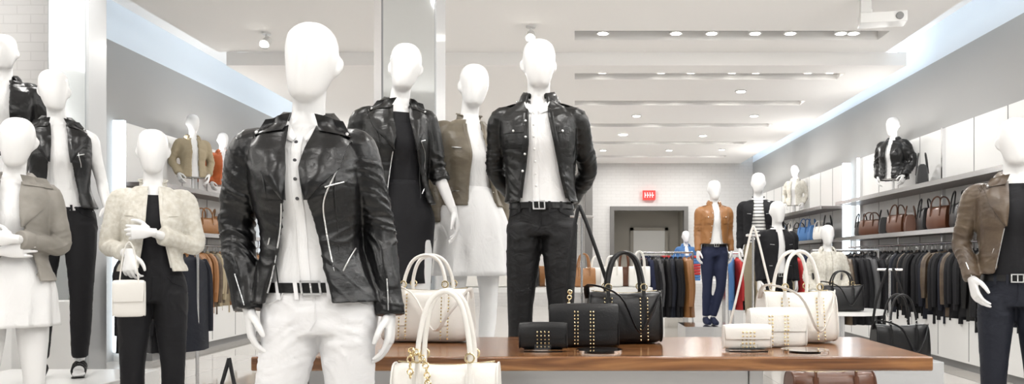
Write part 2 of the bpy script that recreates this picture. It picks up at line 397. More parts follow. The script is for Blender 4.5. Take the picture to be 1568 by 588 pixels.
def mir(a): return tuple(V((-q[0],q[1],q[2])) for q in a)
DOWN=((.205,.035,1.17),(.215,-.015,.93),(.02,-.12,-1),(-.1,-1,-.1),(-1,0,0))
def mannequin(name,loc,rz=0,s=1,male=False,vox=.009,head_rot=0,nod=0,armR=None,armL=None,legs=None,sleeve=(1,1),
              jk=None,shirt='white',bottom='pants',bmat='jean',belt=True,ears=True,bust=False,hem=.62,hipx=0,skirt_r=.22,curl=.35,shoe='blkc',nearhand=True,seed=0,buttons=False,shirt_neck=1.49,sway=(0,0,0)):
    root=empty(name,loc,rz,s); B=MBT if male else FB
    sx=.182 if male else .158
    armR=armR or DOWN; armL=armL or mir(DOWN)
    armL=tuple(V(q) for q in armL); armR=tuple(V(q) for q in armR)
    legs=legs or (((.088,0,.86),(.10,-.02,.50),(.10,.03,.09)),((-.088,0,.86),(-.10,-.02,.50),(-.10,.03,.09)))
    fine=vox<=.009
    # body : one continuous surface
    mb=MB(); head(mb,head_rot,nod,ears=ears,male=male)
    nr=1.12 if male else 1
    tube(mb,[(0,.012,1.44),(0,.010,1.50),(0,.006,1.56),(0,.0,1.64)],[(.066*nr,.06*nr),(.055*nr,.054*nr),(.050*nr,.052*nr),(.050*nr,.054*nr)],'skin',n=20)
    torso_closed(mb,B,.885 if not bust else .98,1.525,'skin',off=-.004,n=32,m=24)
    for sgn,(E,W,hd,ht,hp) in ((1,armR),(-1,armL)):
        S=V((sgn*sx,.005,1.425))
        tube(mb,[V((sgn*.09,.005,1.43)),S,S.lerp(E,.5),E,E.lerp(W,.45),W],[.04,.045,.038,.034,.031,.022],'skin',n=14,steps=20)
    if not bust:
        for L in legs:
            a,b,c=[V(q) for q in L]
            tube(mb,[a+V((0,0,.04)),a.lerp(b,.4),b,b.lerp(c,.4),c],[.076,.072,.050,.048,.030],'skin',n=16,steps=18)
            tube(mb,[c+V((0,.035,-.055)),c+V((0,.0,-.05)),c+V((0,-.07,-.062)),c+V((0,-.13,-.072)),c+V((0,-.165,-.076))],[(.024,.022),(.03,.034),(.036,.024),(.036,.014),(.018,.009)],'skin',n=12,up=(0,0,1))
    ob=mb.obj('body',root); remesh(ob,vox,4)
    # hands
    mb=MB()
    for (E,W,hd,ht,hp) in (armR,armL): hand(mb,W,hd,ht,hp,curl,s=1.08 if male else 1)
    ob=mb.obj('hands',root)
    if nearhand: remesh(ob,.0036,2)
    # shirt
    if shirt:
        mb=MB(); ST=[(z,w+.007,df+.006,db+.006) for z,w,df,db in B]
        torso_closed(mb,ST,.985,shirt_neck,shirt,fold=.008,n=60,m=36)
        ob=mb.obj('shirt',root)
        if buttons:
            mb=MB(); sline(mb,ST,[(-.012,1.02),(-.006,1.46)],.001,shirt,off=.003,flat=(.013,.0025))
            sline(mb,ST,[(-.026,1.02),(-.02,1.46)],.0012,shirt,off=.004)
            for i in range(7 if male else 4):
                z=1.44-.058*i; ball(mb,(-.010,sy(ST,-.01,z)-.006,z),.0055,'grey' if not male else 'panel',sc3=(1,.45,1))
            for sg in (-1,1):
                patch(mb,ST,[(sg*.012,1.455),(sg*.030,1.485),(sg*.052,1.515)],[(sg*.020,1.44),(sg*.055,1.455),(sg*.066,1.495)],shirt,offA=.006,offB=.006,th=.004,nu=8,nv=3)
            mb.obj('placket',root)
    # bottoms
    if not bust:
        mb=MB(); PT=[(z,w+.008,df+.008,db+.008) for z,w,df,db in B]
        if bottom=='pants':
            torso_closed(mb,PT,.855,1.01,bmat,n=40,m=8)
            for L in legs:
                a,b,c=[V(q) for q in L]
                e=.0 if bmat=='jean' else .003
                tube(mb,[a+V((0,0,.05)),a+V((0,0,-.03)),a.lerp(b,.45),b,b.lerp(c,.4),c+V((0,0,.02))],[(.084+e,.098+e),(.086+e,.098+e),(.077+e,.084+e),(.060+e,.062+e),(.056+e,.060+e),(.042+e,.046+e)],bmat,n=20,steps=26,up=(0,1,0))
            ob=mb.obj('trousers',root); remesh(ob,max(vox,.008),3,wrink(.0028 if fine else .003,seed+5,12,zk=.86,ax=.0))
            if fine:
                mb=MB()
                sline(mb,PT,[(.004,1.0),(.004,.90),(-.012,.872)],.0016,bmat,off=.003)
                for sg in (-1,1): sline(mb,PT,[(sg*.075,1.0),(sg*.10,.965),(sg*.15,.945)],.0018,bmat,off=.003)
                for xx in (-.10,-.045,.05,.105): patch(mb,PT,[(xx-.006,.965),(xx-.006,1.018)],[(xx+.006,.965),(xx+.006,1.018)],bmat,offA=.010,offB=.010,th=.003,nu=3,nv=1)
                mb.obj('trouser_details',root)
        else:
            v=[];n=72;m=18;zt=1.13 if bottom=='flare' else 1.12
            for i in range(m+1):
                u=i/m; z=zt+(hem-zt)*u
                w,df,db=tabv(PT,max(z,.87))
                for j in range(n):
                    a=2*math.pi*j/n
                    if bottom=='flare':
                        g=u**.75; rx=w*(1-g)+skirt_r*g if z<1.12 else w; ry=df*(1-g)+skirt_r*.8*g
                        pl=1+.07*u*math.cos(a*11+noise.noise(V((a,u,seed)))*2)
                        rx=max(rx,w*.98)
                    else:
                        rx=w*(1 if z>.87 else 1-.12*(.87-z)/.4); ry=(df if math.sin(a)<0 else db); pl=1+.012*noise.noise(V((math.cos(a)*2,z*14,seed)))*2
                    v.append(V((rx*math.cos(a)*pl,ry*math.sin(a)*pl,z)))
            mb.add(v,gridf(m+1,n,True),bmat); mb.obj('skirt',root,solid=.004)
        if belt:
            mb=MB(); BT=[(z,w+.014,df+.014,db+.014) for z,w,df,db in B]
            torso_closed(mb,BT,.985,1.015,'blk2',n=48,m=3)
            y=sy(BT,.0,1.0)-.006
            for (x0,x1,z0,z1) in ((-.028,.028,.978,.984),(-.028,.028,1.016,1.022),(-.030,-.024,.978,1.022),(.024,.03,.978,1.022),(-.002,.003,.985,1.015)):
                box(mb,x0,x1,y-.004,y+.006,z0,z1,'silver')
            mb.obj('belt',root)
        mb=MB()
        for L in legs:
            c=V(L[2])
            if shoe=='sandal':
                for dy,w_ in ((-.10,.040),(-.04,.038),(.02,.034)):
                    torus(mb,c+V((0,dy,-.052+.012*(dy+.1)*8)),.036,.006,'blk',axis='y',n=14)
                tube(mb,[c+V((0,.045,-.078)),c+V((0,-.02,-.084)),c+V((0,-.17,-.084))],[(.03,.006),(.03,.006),(.036,.006)],'blk',n=10,up=(0,0,1))
            else:
                tube(mb,[c+V((0,.05,-.045)),c+V((0,.02,-.035)),c+V((0,-.06,-.045)),c+V((0,-.13,-.058)),c+V((0,-.185,-.066))],[(.028,.044),(.036,.054),(.040,.044),(.042,.030),(.022,.018)],shoe,n=14,up=(0,0,1))
        mb.obj('shoes',root)
    else:
        mb=MB()
        cyl(mb,(0,0,.80),.10,.015,'steel'); cyl(mb,(0,0,.815),.015,.17,'steel'); mb.obj('stand',root)
    # jacket
    if jk:
        T=jtab(B,*jk.get('o',(.022,.020,.020)),boxy=jk.get('boxy',.5)); k=jk['m']; z0=jk.get('z0',.97); z1=1.50 if not male else 1.51
        eL=jk['eL']; eR=jk['eR']
        mb=MB(); torso_open(mb,T,z0,z1,eL,eR,k,th=.015 if fine else .022,flare=jk.get('flare',.012))
        for idx,(sgn,(E,W,hd,ht,hp)) in enumerate(((1,armR),(-1,armL))):
            S=V((sgn*(sx+.004),.005,1.425)); sl=sleeve[idx]
            r=jk.get('r',.90)
            if sl<=0:
                continue
            We=E.lerp(W,sl); far=.036 if sl>.9 else .045
            tube(mb,[V((sgn*.085,.005,1.440)),S+V((0,0,.004)),S.lerp(E,.5)+V((sgn*.003,0,0)),E,E.lerp(We,.5),We],[.048*r,.062*r,.061*r,.054*r,.050*r,(far+.006)*r],k,n=20,steps=30)
            d=(We-E).normalized()
            tube(mb,[We-d*.045,We-d*.01,We+d*.004],[(far+.010)*r,(far+.011)*r,(far+.010)*r],k,n=20,steps=6)
        torso_open(mb,T,z0,z0+.04,eL,eR,k,th=.012,off=.006,m=4,flare=jk.get('flare',.012))
        ob=mb.obj('jacket',root); remesh(ob,vox*.72 if fine else vox,2,wrink(jk.get('wr',.004 if fine else .006),seed))
        mb=MB(); st=jk.get('style','moto')
        if st in('moto','drape'):
            q=1.25 if st=='drape' else 1
            lL=li(eL,1.46); lR=li(eR,1.46); bL=li(eL,1.29); bR=li(eR,1.29)
            KW=dict(rum=.006,bulge=.010,nu=28,nv=12,th=.006)
            patch(mb,T,[(lL+.008,1.492),(bL+.012,1.36),(bL+.004,1.26)],[(-.146*q,1.448),(-.126*q,1.37),(bL-.006,1.26)],k,offA=.010,offB=.020,**KW)
            patch(mb,T,[(lR-.008,1.492),(bR-.012,1.36),(bR-.004,1.26)],[(.148*q,1.448),(.121*q,1.36),(bR+.008,1.26)],k,offA=.010,offB=.022,**KW)
            patch(mb,T,[(lL+.014,1.525),(lL-.004,1.475)],[(-.115*q,1.512),(-.140*q,1.462)],k,offA=.024,offB=.027,nu=10,nv=8,rum=.005)
            patch(mb,T,[(lR-.014,1.525),(lR+.004,1.475)],[(.115*q,1.512),(.145*q,1.462)],k,offA=.024,offB=.027,nu=10,nv=8,rum=.005)
        if st in('moto',):
            sline(mb,T,[(li(eL,z)-.004,z) for z in (1.25,1.15,1.05,z0+.03)],.0024,'silver',off=.010,smooth=True)
            sline(mb,T,[(.130,1.40),(.100,1.33),(li(eR,1.25)+.045,1.25),(li(eR,1.17)+.03,1.17),(li(eR,1.08)+.03,1.08),(li(eR,1.0)+.03,z0+.02)],.0025,'silver',off=.010,smooth=True,steps=40)
            sline(mb,T,[(.075,1.300),(.128,1.318)],.0026,'silver',off=.012)
            sline(mb,T,[(-.135,1.06),(-.105,1.15)],.0024,'silver',off=.009)
            sline(mb,T,[(.10,1.05),(.14,1.12)],.0024,'silver',off=.009)
            for sg in (-1,1): sline(mb,T,[(sg*.135,1.43),(sg*.10,1.30),(sg*.092,z0+.03)],.0022,k,off=.004,smooth=True)
            for sg in (-1,1): ball(mb,(sg*.133,sy(T,sg*.13,1.47)-.036,1.47),.0055,'silver',sc3=(1,.5,1))
            for idx,(sgn,(E,W,hd,ht,hp)) in enumerate(((1,armR),(-1,armL))):
                if sleeve[idx]>.9:
                    r=.044*jk.get('r',.9); a=W.lerp(E,.05)+V((0,-r-.002,0)); b=W.lerp(E,.42)+V((sgn*.01,-r-.010,0))
                    tube(mb,[a,a.lerp(b,.5),b],.0024,'silver',n=6)
                if sleeve[idx]>0 and fine:
                    for i in range(4):
                        xx=sgn*(sx-.05+.014*i); tube(mb,[V((xx,-.068+.007*i,1.452-.004*i)),V((xx+sgn*.012,-.040,1.484-.008*i)),V((xx+sgn*.012,-.0,1.492-.009*i))],.0022,k,n=6)
        if st=='field':
            for sg in (-1,1):
                e=li(eR if sg>0 else eL,1.34)
                xa=e+sg*.022; xb=sg*.155
                patch(mb,T,[(xa,1.36),(xa,1.27)],[(xb,1.36),(xb,1.27)],k,offA=.007,offB=.007,nu=8,rum=.003)
                patch(mb,T,[(xa-.002*sg,1.375),(xa,1.342)],[(xb+.003*sg,1.375),(xb,1.342)],k,offA=.013,offB=.013,nu=6,rum=.003)
                ball(mb,((xa+xb)/2,sy(T,(xa+xb)/2,1.35)-.023,1.35),.006,'silver',sc3=(1,.5,1))
                tube(mb,[(sg*.085,-.0,1.505),(sg*.13,-.0,1.497),(sg*.185,-.0,1.478)],[(.020,.005),(.021,.005),(.018,.005)],k,n=10,up=(0,0,1))
                ball(mb,(sg*.105,-.01,1.512),.006,'silver')
            pl=[(li(eL,z)-.012,z) for z in (1.44,1.3,1.15,z0+.02)]
            sline(mb,T,pl,.003,k,off=.008,flat=(.015,.004))
            for z in (1.40,1.32,1.24,1.16,1.08): x=li(eL,z)-.012; ball(mb,(x,sy(T,x,z)-.013,z),.006,'silver',sc3=(1,.5,1))
            sline(mb,T,[(li(eR,z)+.010,z) for z in (1.44,1.3,1.15,z0+.02)],.003,k,off=.008,flat=(.013,.004))
        if st in('band','plain'):
            for e,sg in ((eL,-1),(eR,1)):
                sline(mb,T,[(li(e,z)+sg*.008,z) for z in (1.47,1.3,1.15,z0+.02)],.003,k,off=.005,flat=(.010,.004))
                sline(mb,T,[(sg*.10,1.10),(sg*.13,1.10)],.003,k if k=='cream' else 'silver',off=.008)
                sline(mb,T,[(sg*.085,1.33),(sg*.13,1.335)],.003,'silver' if k!='cream' else k,off=.008)
        ch={'moto':.035,'drape':.03,'field':.055,'band':.03,'plain':.03,'vest':.04}[st]
        pr=[(.066,-.012),(.064,ch*.6),(.066,ch),(.074,ch+.003)]
        if st in('moto','drape','vest'): pr+=[(.092,ch*.55),(.108,-.012),(.116,-.030)]
        if st=='field': pr+=[(.086,ch*.7),(.094,ch*.25),(.097,-.0)]
        gp=48 if st!='field' else 30
        g0=math.radians(-90+gp); g1=math.radians(270-gp); n=40; v=[]
        zb=1.505
        for r,dz in pr:
            for j in range(n+1):
                a=g0+(g1-g0)*j/n; fr=max(0,-math.sin(a))
                v.append(V((r*1.02*math.cos(a),.010+r*.98*math.sin(a),zb+dz-.022*fr+ (.012*max(0,math.sin(a)))-.35*max(0,r-.09)*abs(math.cos(a)))))
        mb2=MB(); mb2.add(v,gridf(len(pr),n+1,False),k); mb2.obj('collar',root,solid=.006,ang=80)
        if mb.v: mb.obj('jacket_details',root,ang=50)
    if any(sway):
        hp_,sh,hd_=sway; keys=[(0,0),(.45,hp_*.6),(.92,hp_),(1.12,(hp_+sh)/2),(1.42,sh),(1.56,(sh+hd_)/2),(1.70,hd_)]
        for ch_ in root.children:
            for v in ch_.data.vertices: v.co.x+=li(keys,v.co.z)
    return root

# ---------------------------------------------------------------- bags
def bag(name,loc,rz=0,w=.3,h=.2,d=.14,k='bbag',metal='gold',hh=.14,taper=.35,studs=True,strap=False,clutch=False,lod=0,mb=None,parent=None,flap=False):
    own=mb is None; mb=mb or MB()
    base=V(loc) if not own else V((0,0,0)); R=Matrix.Rotation(rz,3,'Z') if not own else Matrix.Identity(3)
    n=28 if not lod else 14; st=12 if not lod else 5; v=[]; ex=.55
    def yw(z): return d/2*(1-taper*(z/h))
    for i in range(st+1):
        u=i/st*2-1; x=w/2*u
        e=1-.10*abs(u)**8; e2=1-.22*abs(u)**10
        for j in range(n):
            a=2*math.pi*j/n; c=math.cos(a); s=math.sin(a)
            zz=h/2+h/2*math.copysign(abs(s)**ex,s)*e
            sag=-.012*h/.2*(1-u*u)*max(0,s)
            y=yw(zz)*math.copysign(abs(c)**ex,c)*e2
            v.append(R@V((x*(1-.06*taper*zz/h),y,max(zz+sag,0.0)))+base)
    f=gridf(st+1,n,True); f.append(tuple(range(n))[::-1]); f.append(tuple(st*n+j for j in range(n)))
    mb.add(v,f,k)
    def W(x,y,z): return R@V((x,y,z))+base
    hw=w*.24
    if not clutch:
        for sg in (-1,1):
            y0=yw(h*.6)*sg*1.02
            pts=[W(-hw,y0,h*.55),W(-hw,yw(h*.85)*sg*1.0,h*.86),W(-hw*.95,y0*.75,h+hh*.30),W(-hw*.62,y0*.6,h+hh*.82),W(0,y0*.55,h+hh),W(hw*.62,y0*.6,h+hh*.82),W(hw*.95,y0*.75,h+hh*.30),W(hw,yw(h*.85)*sg*1.0,h*.86),W(hw,y0,h*.55)]
            tube(mb,pts,.0075 if not lod else .009,k,n=8 if not lod else 5,steps=40 if not lod else 16)
            if not lod:
                for xx in (-hw,hw):
                    torus(mb,W(xx,y0*.93,h+.012),.013,.0028,metal,n=12)
                    tube(mb,[W(xx,yw(h*.35)*sg*1.03,h*.32),W(xx,yw(h*.6)*sg*1.03,h*.6),W(xx,yw(h*.85)*sg*1.04,h*.86)],[(.013,.003)]*3,k,n=8,steps=8,up=R@V((0,1,0)))
    if not lod:
        for sg in (-1,1):
            pts=[]
            for j in range(n+1):
                a=2*math.pi*j/n; c=math.cos(a); s=math.sin(a); zz=h/2+h/2*math.copysign(abs(s)**ex,s)*.93
                pts.append(W(sg*w/2*.985*(1-.06*taper*zz/h),yw(zz)*math.copysign(abs(c)**ex,c)*.90,max(zz,.003)))
            tube(mb,pts,.003,k,n=6,lin=True,cap=False)
        tube(mb,[W(-w*.45,0,h*.985),W(0,0,h*.99-.011*h/.2),W(w*.45,0,h*.985)],[(.005,.002)]*3,metal,n=6,steps=8,up=(0,0,1))
        if studs:
            cols=(-hw-.014,-hw+.014,hw-.014,hw+.014) if not clutch else ((-.036,-.024,.024,.036) if w>.2 else (-.02,-.006,.008,.022))
            N=int(h*.84/.0135)
            for xx in cols:
                for i in range(N):
                    z=h*.09+i*.0135
                    yy=-yw(z)-.001
                    if flap: yy=-yw(z)-(.0085 if z>h*.40 else .001)
                    ball(mb,W(xx,yy,z),.0042,metal,seg=6,rings=4)
    if flap:
        tube(mb,[W(0,yw(h)*.3,h*.985),W(0,-yw(h)*.95,h*.97),W(0,-yw(h*.6)-.004,h*.62),W(0,-yw(h*.42)-.004,h*.42)],[(w*.48,.004)]*3+[(w*.46,.003)],k,n=12,steps=10,up=R@V((0,1,0)))
    if strap:
        tube(mb,[W(-w/2,0,h*.85),W(-w*.5,-d*.4,h*1.1),W(-w*.1,-d*.62,h*.9),W(w*.15,-d*.66,h*.25),W(w*.32,-d*.62,h*.55),W(w*.49,-d*.2,h*.95),W(w/2,0,h*.8)],[(.012,.003)]*7,k,n=8,steps=30)
    if own: return mb.obj(name,parent,loc=loc,rot=(0,0,rz),ang=50)

# ---------------------------------------------------------------- room shell
mb=MB(); box(mb,-7.5,7,-4,21.5,-.1,0,'floor'); mb.obj('floor')
mb=MB(); box(mb,4.3,4.5,-4,21.5,0,3.46,'wall'); box(mb,4.3,4.5,-4,21.5,3.46,3.9,'cove'); mb.obj('wall_right')
mb=MB(); box(mb,-5.2,-5,6.75,21.5,0,3.46,'wall'); box(mb,-5.2,-5,6.75,21.5,3.46,3.9,'cove'); mb.obj('wall_left')
mb=MB(); box(mb,-7.5,-4.08,6.6,6.75,0,3.9,'brick'); mb.obj('wall_left_return')
mb=MB(); box(mb,-7.5,-7.3,-4,6.6,0,3.9,'wall'); mb.obj('wall_left_front')
mb=MB()
box(mb,-5,.92,19.7,19.9,0,3.9,'brick'); box(mb,2.66,4.3,19.7,19.9,0,3.9,'brick'); box(mb,.92,2.66,19.7,19.9,2.34,3.9,'brick')
mb.obj('wall_back')
mb=MB(); box(mb,.85,.95,19.62,19.9,0,2.40,'frame'); box(mb,2.63,2.73,19.62,19.9,0,2.40,'frame'); box(mb,.95,2.63,19.62,19.9,2.30,2.40,'frame'); mb.obj('trim_1')
mb=MB(); box(mb,.92,2.66,20.9,21,0,2.6,'recess'); box(mb,.82,.92,19.9,21,0,2.6,'recess'); box(mb,2.66,2.76,19.9,21,0,2.6,'recess'); box(mb,.82,2.76,19.9,21,2.5,2.6,'recess'); mb.obj('wall_recess')
mb=MB(); box(mb,1.5,2.3,20.84,20.9,0,1.86,'door'); box(mb,1.42,1.5,20.82,20.9,0,1.94,'recess'); box(mb,2.3,2.38,20.82,20.9,0,1.94,'recess'); box(mb,1.42,2.38,20.82,20.9,1.86,1.94,'recess'); box(mb,1.56,1.60,20.78,20.84,.95,1.05,'steel'); mb.obj('door_1')
mb=MB(); box(mb,.25,.42,19.2,19.7,0,3.44,'frame'); mb.obj('trim_2')
mb=MB(); box(mb,1.64,1.94,19.60,19.7,2.56,2.78,'exitr')
for i in range(4):
    x=1.68+i*.06; box(mb,x,x+.012,19.59,19.6,2.61,2.73,'exitw')
    box(mb,x+.012,x+.04,19.59,19.6,2.66,2.675,'exitw')
mb.obj('exit_sign')
mb=MB()
box(mb,-7.5,7,-4,21.5,3.9,4.0,'ceil')
def cpanel(x0,x1,y0,y1,z,th,slots,sx0,sx1):
    y=y0
    for a,b in slots:
        box(mb,x0,x1,y,a,z,z+th,'ceil')
        box(mb,x0,sx0,a,b,z,z+th,'ceil'); box(mb,sx1,x1,a,b,z,z+th,'ceil')
        box(mb,sx0,sx1,a,b,z+th-.02,z+th,'slot'); y=b
    box(mb,x0,x1,y,y1,z,z+th,'ceil')
S1=[(8.93,9.30)]; S2=[(10.25,10.60),(12.0,12.35),(14.0,14.35),(16.1,16.45),(18.2,18.55)]
cpanel(-4.3,3.75,-4,9.84,3.60,.12,S1,0,3.45)
cpanel(-4.2,4.0,9.841,19.7,3.44,.16,S2,0,3.4)
mb.obj('ceiling')
mb=MB()
box(mb,3.60,3.66,-4,9.8,3.735,3.775,'cled'); box(mb,3.86,3.92,9.9,19.6,3.62,3.66,'cled')
box(mb,-4.2,-4.14,-4,9.8,3.735,3.775,'cled'); box(mb,-4.1,-4.04,9.9,19.6,3.62,3.66,'cled')
mb.obj('cove_led_strip')
mb=MB()
def spot(x,y,z,r=.05):
    cyl(mb,(x,y,z),r*1.15,.06,'panel',n=14); cyl(mb,(x,y,z-.004),r*.85,.004,'lamp',n=14)
for (a,b),z in zip(S1+S2,[3.62]+[3.49]*5):
    for x in (.35,1.2,1.5,2.1,2.4,3.0,3.2): spot(x+random.uniform(-.1,.1),(a+b)/2,z,.065)
for x,y in ((2.3,11.3),(1.0,13.2),(2.9,13.2),(.9,15.2),(2.4,15.3),(.6,17.3),(2,17.3),(3.1,17.2)): spot(x,y,3.425,.07)
mb.obj('recessed_downlights')
for x,y in ((-3.4,9.0),(-.47,8.75)):
    mb=MB(); cyl(mb,(0,0,-.02),.05,.02,'panel'); tube(mb,[(0,0,-.02),(0,0,-.09)],.012,'panel',lin=True)
    tube(mb,[(0,.05,-.07),(0,-.06,-.15)],[.045,.055],'panel',lin=True,n=16); tube(mb,[(0,-.060,-.150),(0,-.063,-.153)],[.046,.046],'lamp',lin=True,n=16)
    mb.obj('ceiling_spotlight',loc=(x,y,3.60))
mb=MB(); cyl(mb,(0,0,-.02),.06,.02,'panel'); box(mb,-.05,.05,-.04,.04,-.16,-.02,'panel'); box(mb,-.06,.36,-.10,.10,-.27,-.17,'panel'); cyl(mb,(.29,-.12,-.22),.035,.03,'seam',axis='y'); box(mb,-.02,.06,-.03,.03,-.19,-.12,'panel')
mb.obj('security_camera',loc=(2.78,7.8,3.6),rot=(0,0,-.2),bevel=.006)
mb=MB(); box(mb,-1.36,-.95,5.6,6.0,0,3.6,'pillar'); box(mb,-1.37,-1.32,5.57,5.62,0,3.6,'chrome'); box(mb,-1.31,-.96,5.585,5.6,.1,3.5,'mirror'); mb.obj('mirror_column')
mb=MB(); box(mb,-4.10,-3.78,6.35,6.59,0,3.6,'pillar'); box(mb,-4.08,-3.80,6.335,6.35,.05,3.55,'mirror'); mb.obj('mirror_column')

# ---------------------------------------------------------------- hanging clothes
def garment(mb,c,k,h=.75,w=.21,th=.035,rz=0,seed=0):
    R=Matrix.Rotation(rz,3,'Z'); c=V(c); n=16; rows=[(0,.05,.6),(.03,.10,.8),(.07,.75,1),(.16,.92,1.1),(.5,.95,1.3),(1,1.0,1.6)]
    v=[]
    for i in range(11):
        t,ww,tt=cr(rows,i/10)
        for j in range(n):
            a=2*math.pi*j/n; fo=1+.5*t*noise.noise(V((a*1.6,t*1.5,seed)))
            v.append(R@V((w*ww*math.cos(a),th*tt*fo*math.sin(a)+.01*math.sin(a*4+seed)*t,-t*h))+c)
    f=gridf(11,n,True); f.append(tuple(range(n))); f.append(tuple(10*n+j for j in range(n))[::-1]); mb.add(v,f,k)
    for sg in (-1,1):
        p=[R@V((sg*w*.72,0,-.07*h))+c,R@V((sg*w*1.02,.01,-.2*h))+c,R@V((sg*w*1.10,.012*sg,-.5*h))+c,R@V((sg*w*1.1,0,-.82*h))+c]
        tube(mb,p,[th*.8,th*1.1,th*1.1,th*.8],k,n=8,steps=8)
    tube(mb,[c,c+V((0,0,.03)),c+R@V((.01,0,.05)),c+R@V((0,0,.058))],.003,'chrome',n=5,steps=6)
def rack_items(name,x,y0,y1,z,cols,step=.085,h=.75,rz=0,w=.2):
    mb=MB(); y=y0; i=0
    while y<y1:
        k=random.choice(cols); 
        garment(mb,(x+random.uniform(-.02,.02),y,z-.06),k,h=h*random.uniform(.85,1.12),w=w,rz=random.uniform(-.3,.3)+rz,seed=i*1.7)
        y+=step*random.uniform(.7,1.25); i+=1
    mb.obj(name)
def fixture(side,xw,y0,y1,cols,bagcols):
    s=-side
    def bx(mb,a,b,*r):
        x0,x1=xw+s*a,xw+s*b; box(mb,min(x0,x1),max(x0,x1),*r)
    mb=MB(); bx(mb,.0,.08,y0,y1,.0,2.6,'panel')
    n=int((y1-y0)/.62)
    for i in range(1,n): 
        yy=y0+(y1-y0)*i/n; bx(mb,.08,.083,yy-.006,yy+.006,.5,2.6,'seam')
    bx(mb,.08,.46,y0,y1,.08,.50,'panel'); bx(mb,.08,.42,y0,y1,0,.08,'seam')
    for i in range(0,n): 
        yy=y0+(y1-y0)*i/n; bx(mb,.46,.463,yy-.005,yy+.005,.1,.48,'seam')
    bx(mb,.08,.46,y0,y1,1.90,1.94,'shelf'); bx(mb,.08,.46,y0,y1,1.38,1.42,'shelf')
    bx(mb,.45,.47,y0,y1,1.895,1.945,'chrome'); bx(mb,.45,.47,y0,y1,1.375,1.425,'chrome')
    for yy in (y0+.02,(y0+y1)/2,y1-.02): 
        bx(mb,.08,.12,yy-.015,yy+.015,.5,2.6,'chrome')
    tube(mb,[(xw+s*.27,y0,1.28),(xw+s*.27,y1,1.28)],.013,'chrome',lin=True)
    for i in range(4):
        yy=y0+.1+(y1-y0-.2)*i/3; tube(mb,[(xw+s*.27,yy,1.28),(xw+s*.27,yy,1.385)],.008,'chrome',lin=True)
    for yy in (y0-.05,y1+.01): bx(mb,.02,.14,yy,yy+.04,.1,2.6,'led')
    mb.obj('display_shelving')
    rack_items('hanging_jackets',xw+s*.28,y0+.15,y1-.12,1.27,cols)
    mb=MB(); y=y0+.3
    while y<y1-.25:
        bag('',(xw+s*.27,y,1.42),rz=math.pi/2+random.uniform(-.4,.4),w=random.uniform(.32,.42),h=random.uniform(.22,.29),d=.17,k=random.choice(bagcols),hh=random.uniform(.07,.13),lod=1,mb=mb)
        y+=random.uniform(.38,.46)
    mb.obj('handbag_row')
fixture(1,4.3,6.6,12.0,['blkc','blkc','blkc','blkc','denim','blkc','blk2','brown'],['bbag','bbag','brbag','bbag','brbag'])
fixture(1,4.3,12.7,18.6,['blkc','navy','blkc','grey','blkc'],['bbag','brbag','blue','wbag'])
fixture(-1,-5.0,8.85,12.3,['tan','brown','tan','beige','tan','tan'],['tan','orange','brbag','tan'])
fixture(-1,-5.0,13.0,18.6,['tan','blkc','grey','brown'],['tan','bbag','brbag'])

# ---------------------------------------------------------------- centre table
TZ=.75
x0,x1,y0,y1=-1.12,1.24,2.82,3.56
mb=MB(); box(mb,x0,x1,y0,y1,TZ-.05,TZ,'wood')
tb=empty('wooden_display_table'); o=mb.obj('table_top',tb,bevel=.006)
mb=MB()
for x in (x0+.12,.62):
    for y in (y0+.08,y1-.12): box(mb,x,x+.05,y,y+.05,0,TZ-.05,'steel')
    box(mb,x,x+.05,y0+.13,y1-.12,.02,.06,'steel')
box(mb,x0+.17,.62,y0+.09,y0+.12,TZ-.11,TZ-.05,'steel'); box(mb,x0+.17,.62,y1-.11,y1-.08,TZ-.11,TZ-.05,'steel')
box(mb,x0+.17,.62,y0+.13,y1-.12,.30,.33,'panel')
mb.obj('table_frame',tb,bevel=.003)

bag('white_handbag',(-.60,3.36,TZ),rz=-.10,w=.36,h=.225,d=.19,k='wbag',hh=.13,studs=True,strap=True)
bag('black_handbag',(.20,3.30,TZ),rz=.06,w=.295,h=.215,d=.17,k='bbag',hh=.15,taper=.3,strap=True)
bag('black_shoulder_bag',(.035,3.15,TZ),rz=.04,w=.27,h=.165,d=.07,k='bbag',clutch=True,flap=True)
bag('black_clutch',(-.115,2.99,TZ+.010),rz=-.03,w=.175,h=.095,d=.045,k='bbag',clutch=True,flap=True,taper=.2)
bag('white_handbag',(.90,3.32,TZ),rz=.12,w=.30,h=.215,d=.18,k='wbag',hh=.155,strap=True,taper=.3)
bag('white_shoulder_bag',(.775,3.14,TZ),rz=.05,w=.225,h=.15,d=.07,k='wbag',clutch=True,flap=True)
bag('white_clutch',(.63,2.99,TZ+.010),rz=.03,w=.175,h=.088,d=.045,k='wbag',clutch=True,flap=True,taper=.2)
for x in (.09,.84):
    mb=MB(); cyl(mb,(x,2.98,TZ),.085,.009,'glass',n=32); mb.obj('acrylic_display_disc')
for x in (-.115,.63):
    mb=MB(); box(mb,x-.07,x+.07,2.955,3.03,TZ,TZ+.0095,'glass'); 
    box(mb,x-.03,x+.03,2.940,2.950,TZ,TZ+.03,'glass'); mb.obj('acrylic_bag_riser')
def chain(mb,pts,k='gold',N=26):
    for i in range(N):
        p=V(cr(pts,i/(N-1))); torus(mb,p,.0085,.0022,k,axis='y' if i%2 else 'x',n=8,m=4)
mb=MB(); cyl(mb,(0,0,0),.04,.01,'chrome'); tube(mb,[(0,0,0),(0,0,.52)],.005,'chrome',lin=True); tube(mb,[(-.05,0,.52),(.05,0,.52)],.005,'chrome',lin=True)
tube(mb,[(-.045,-.01,.02),(-.06,-.012,.25),(-.02,-.01,.535),(.0,-.01,.54),(.06,-.01,.38),(.12,-.01,.20)],[(.008,.003)]*6,'bbag',n=6,steps=30)
chain(mb,[(-.045,-.02,.02),(-.055,-.02,.12),(-.05,-.02,.20)],N=12)
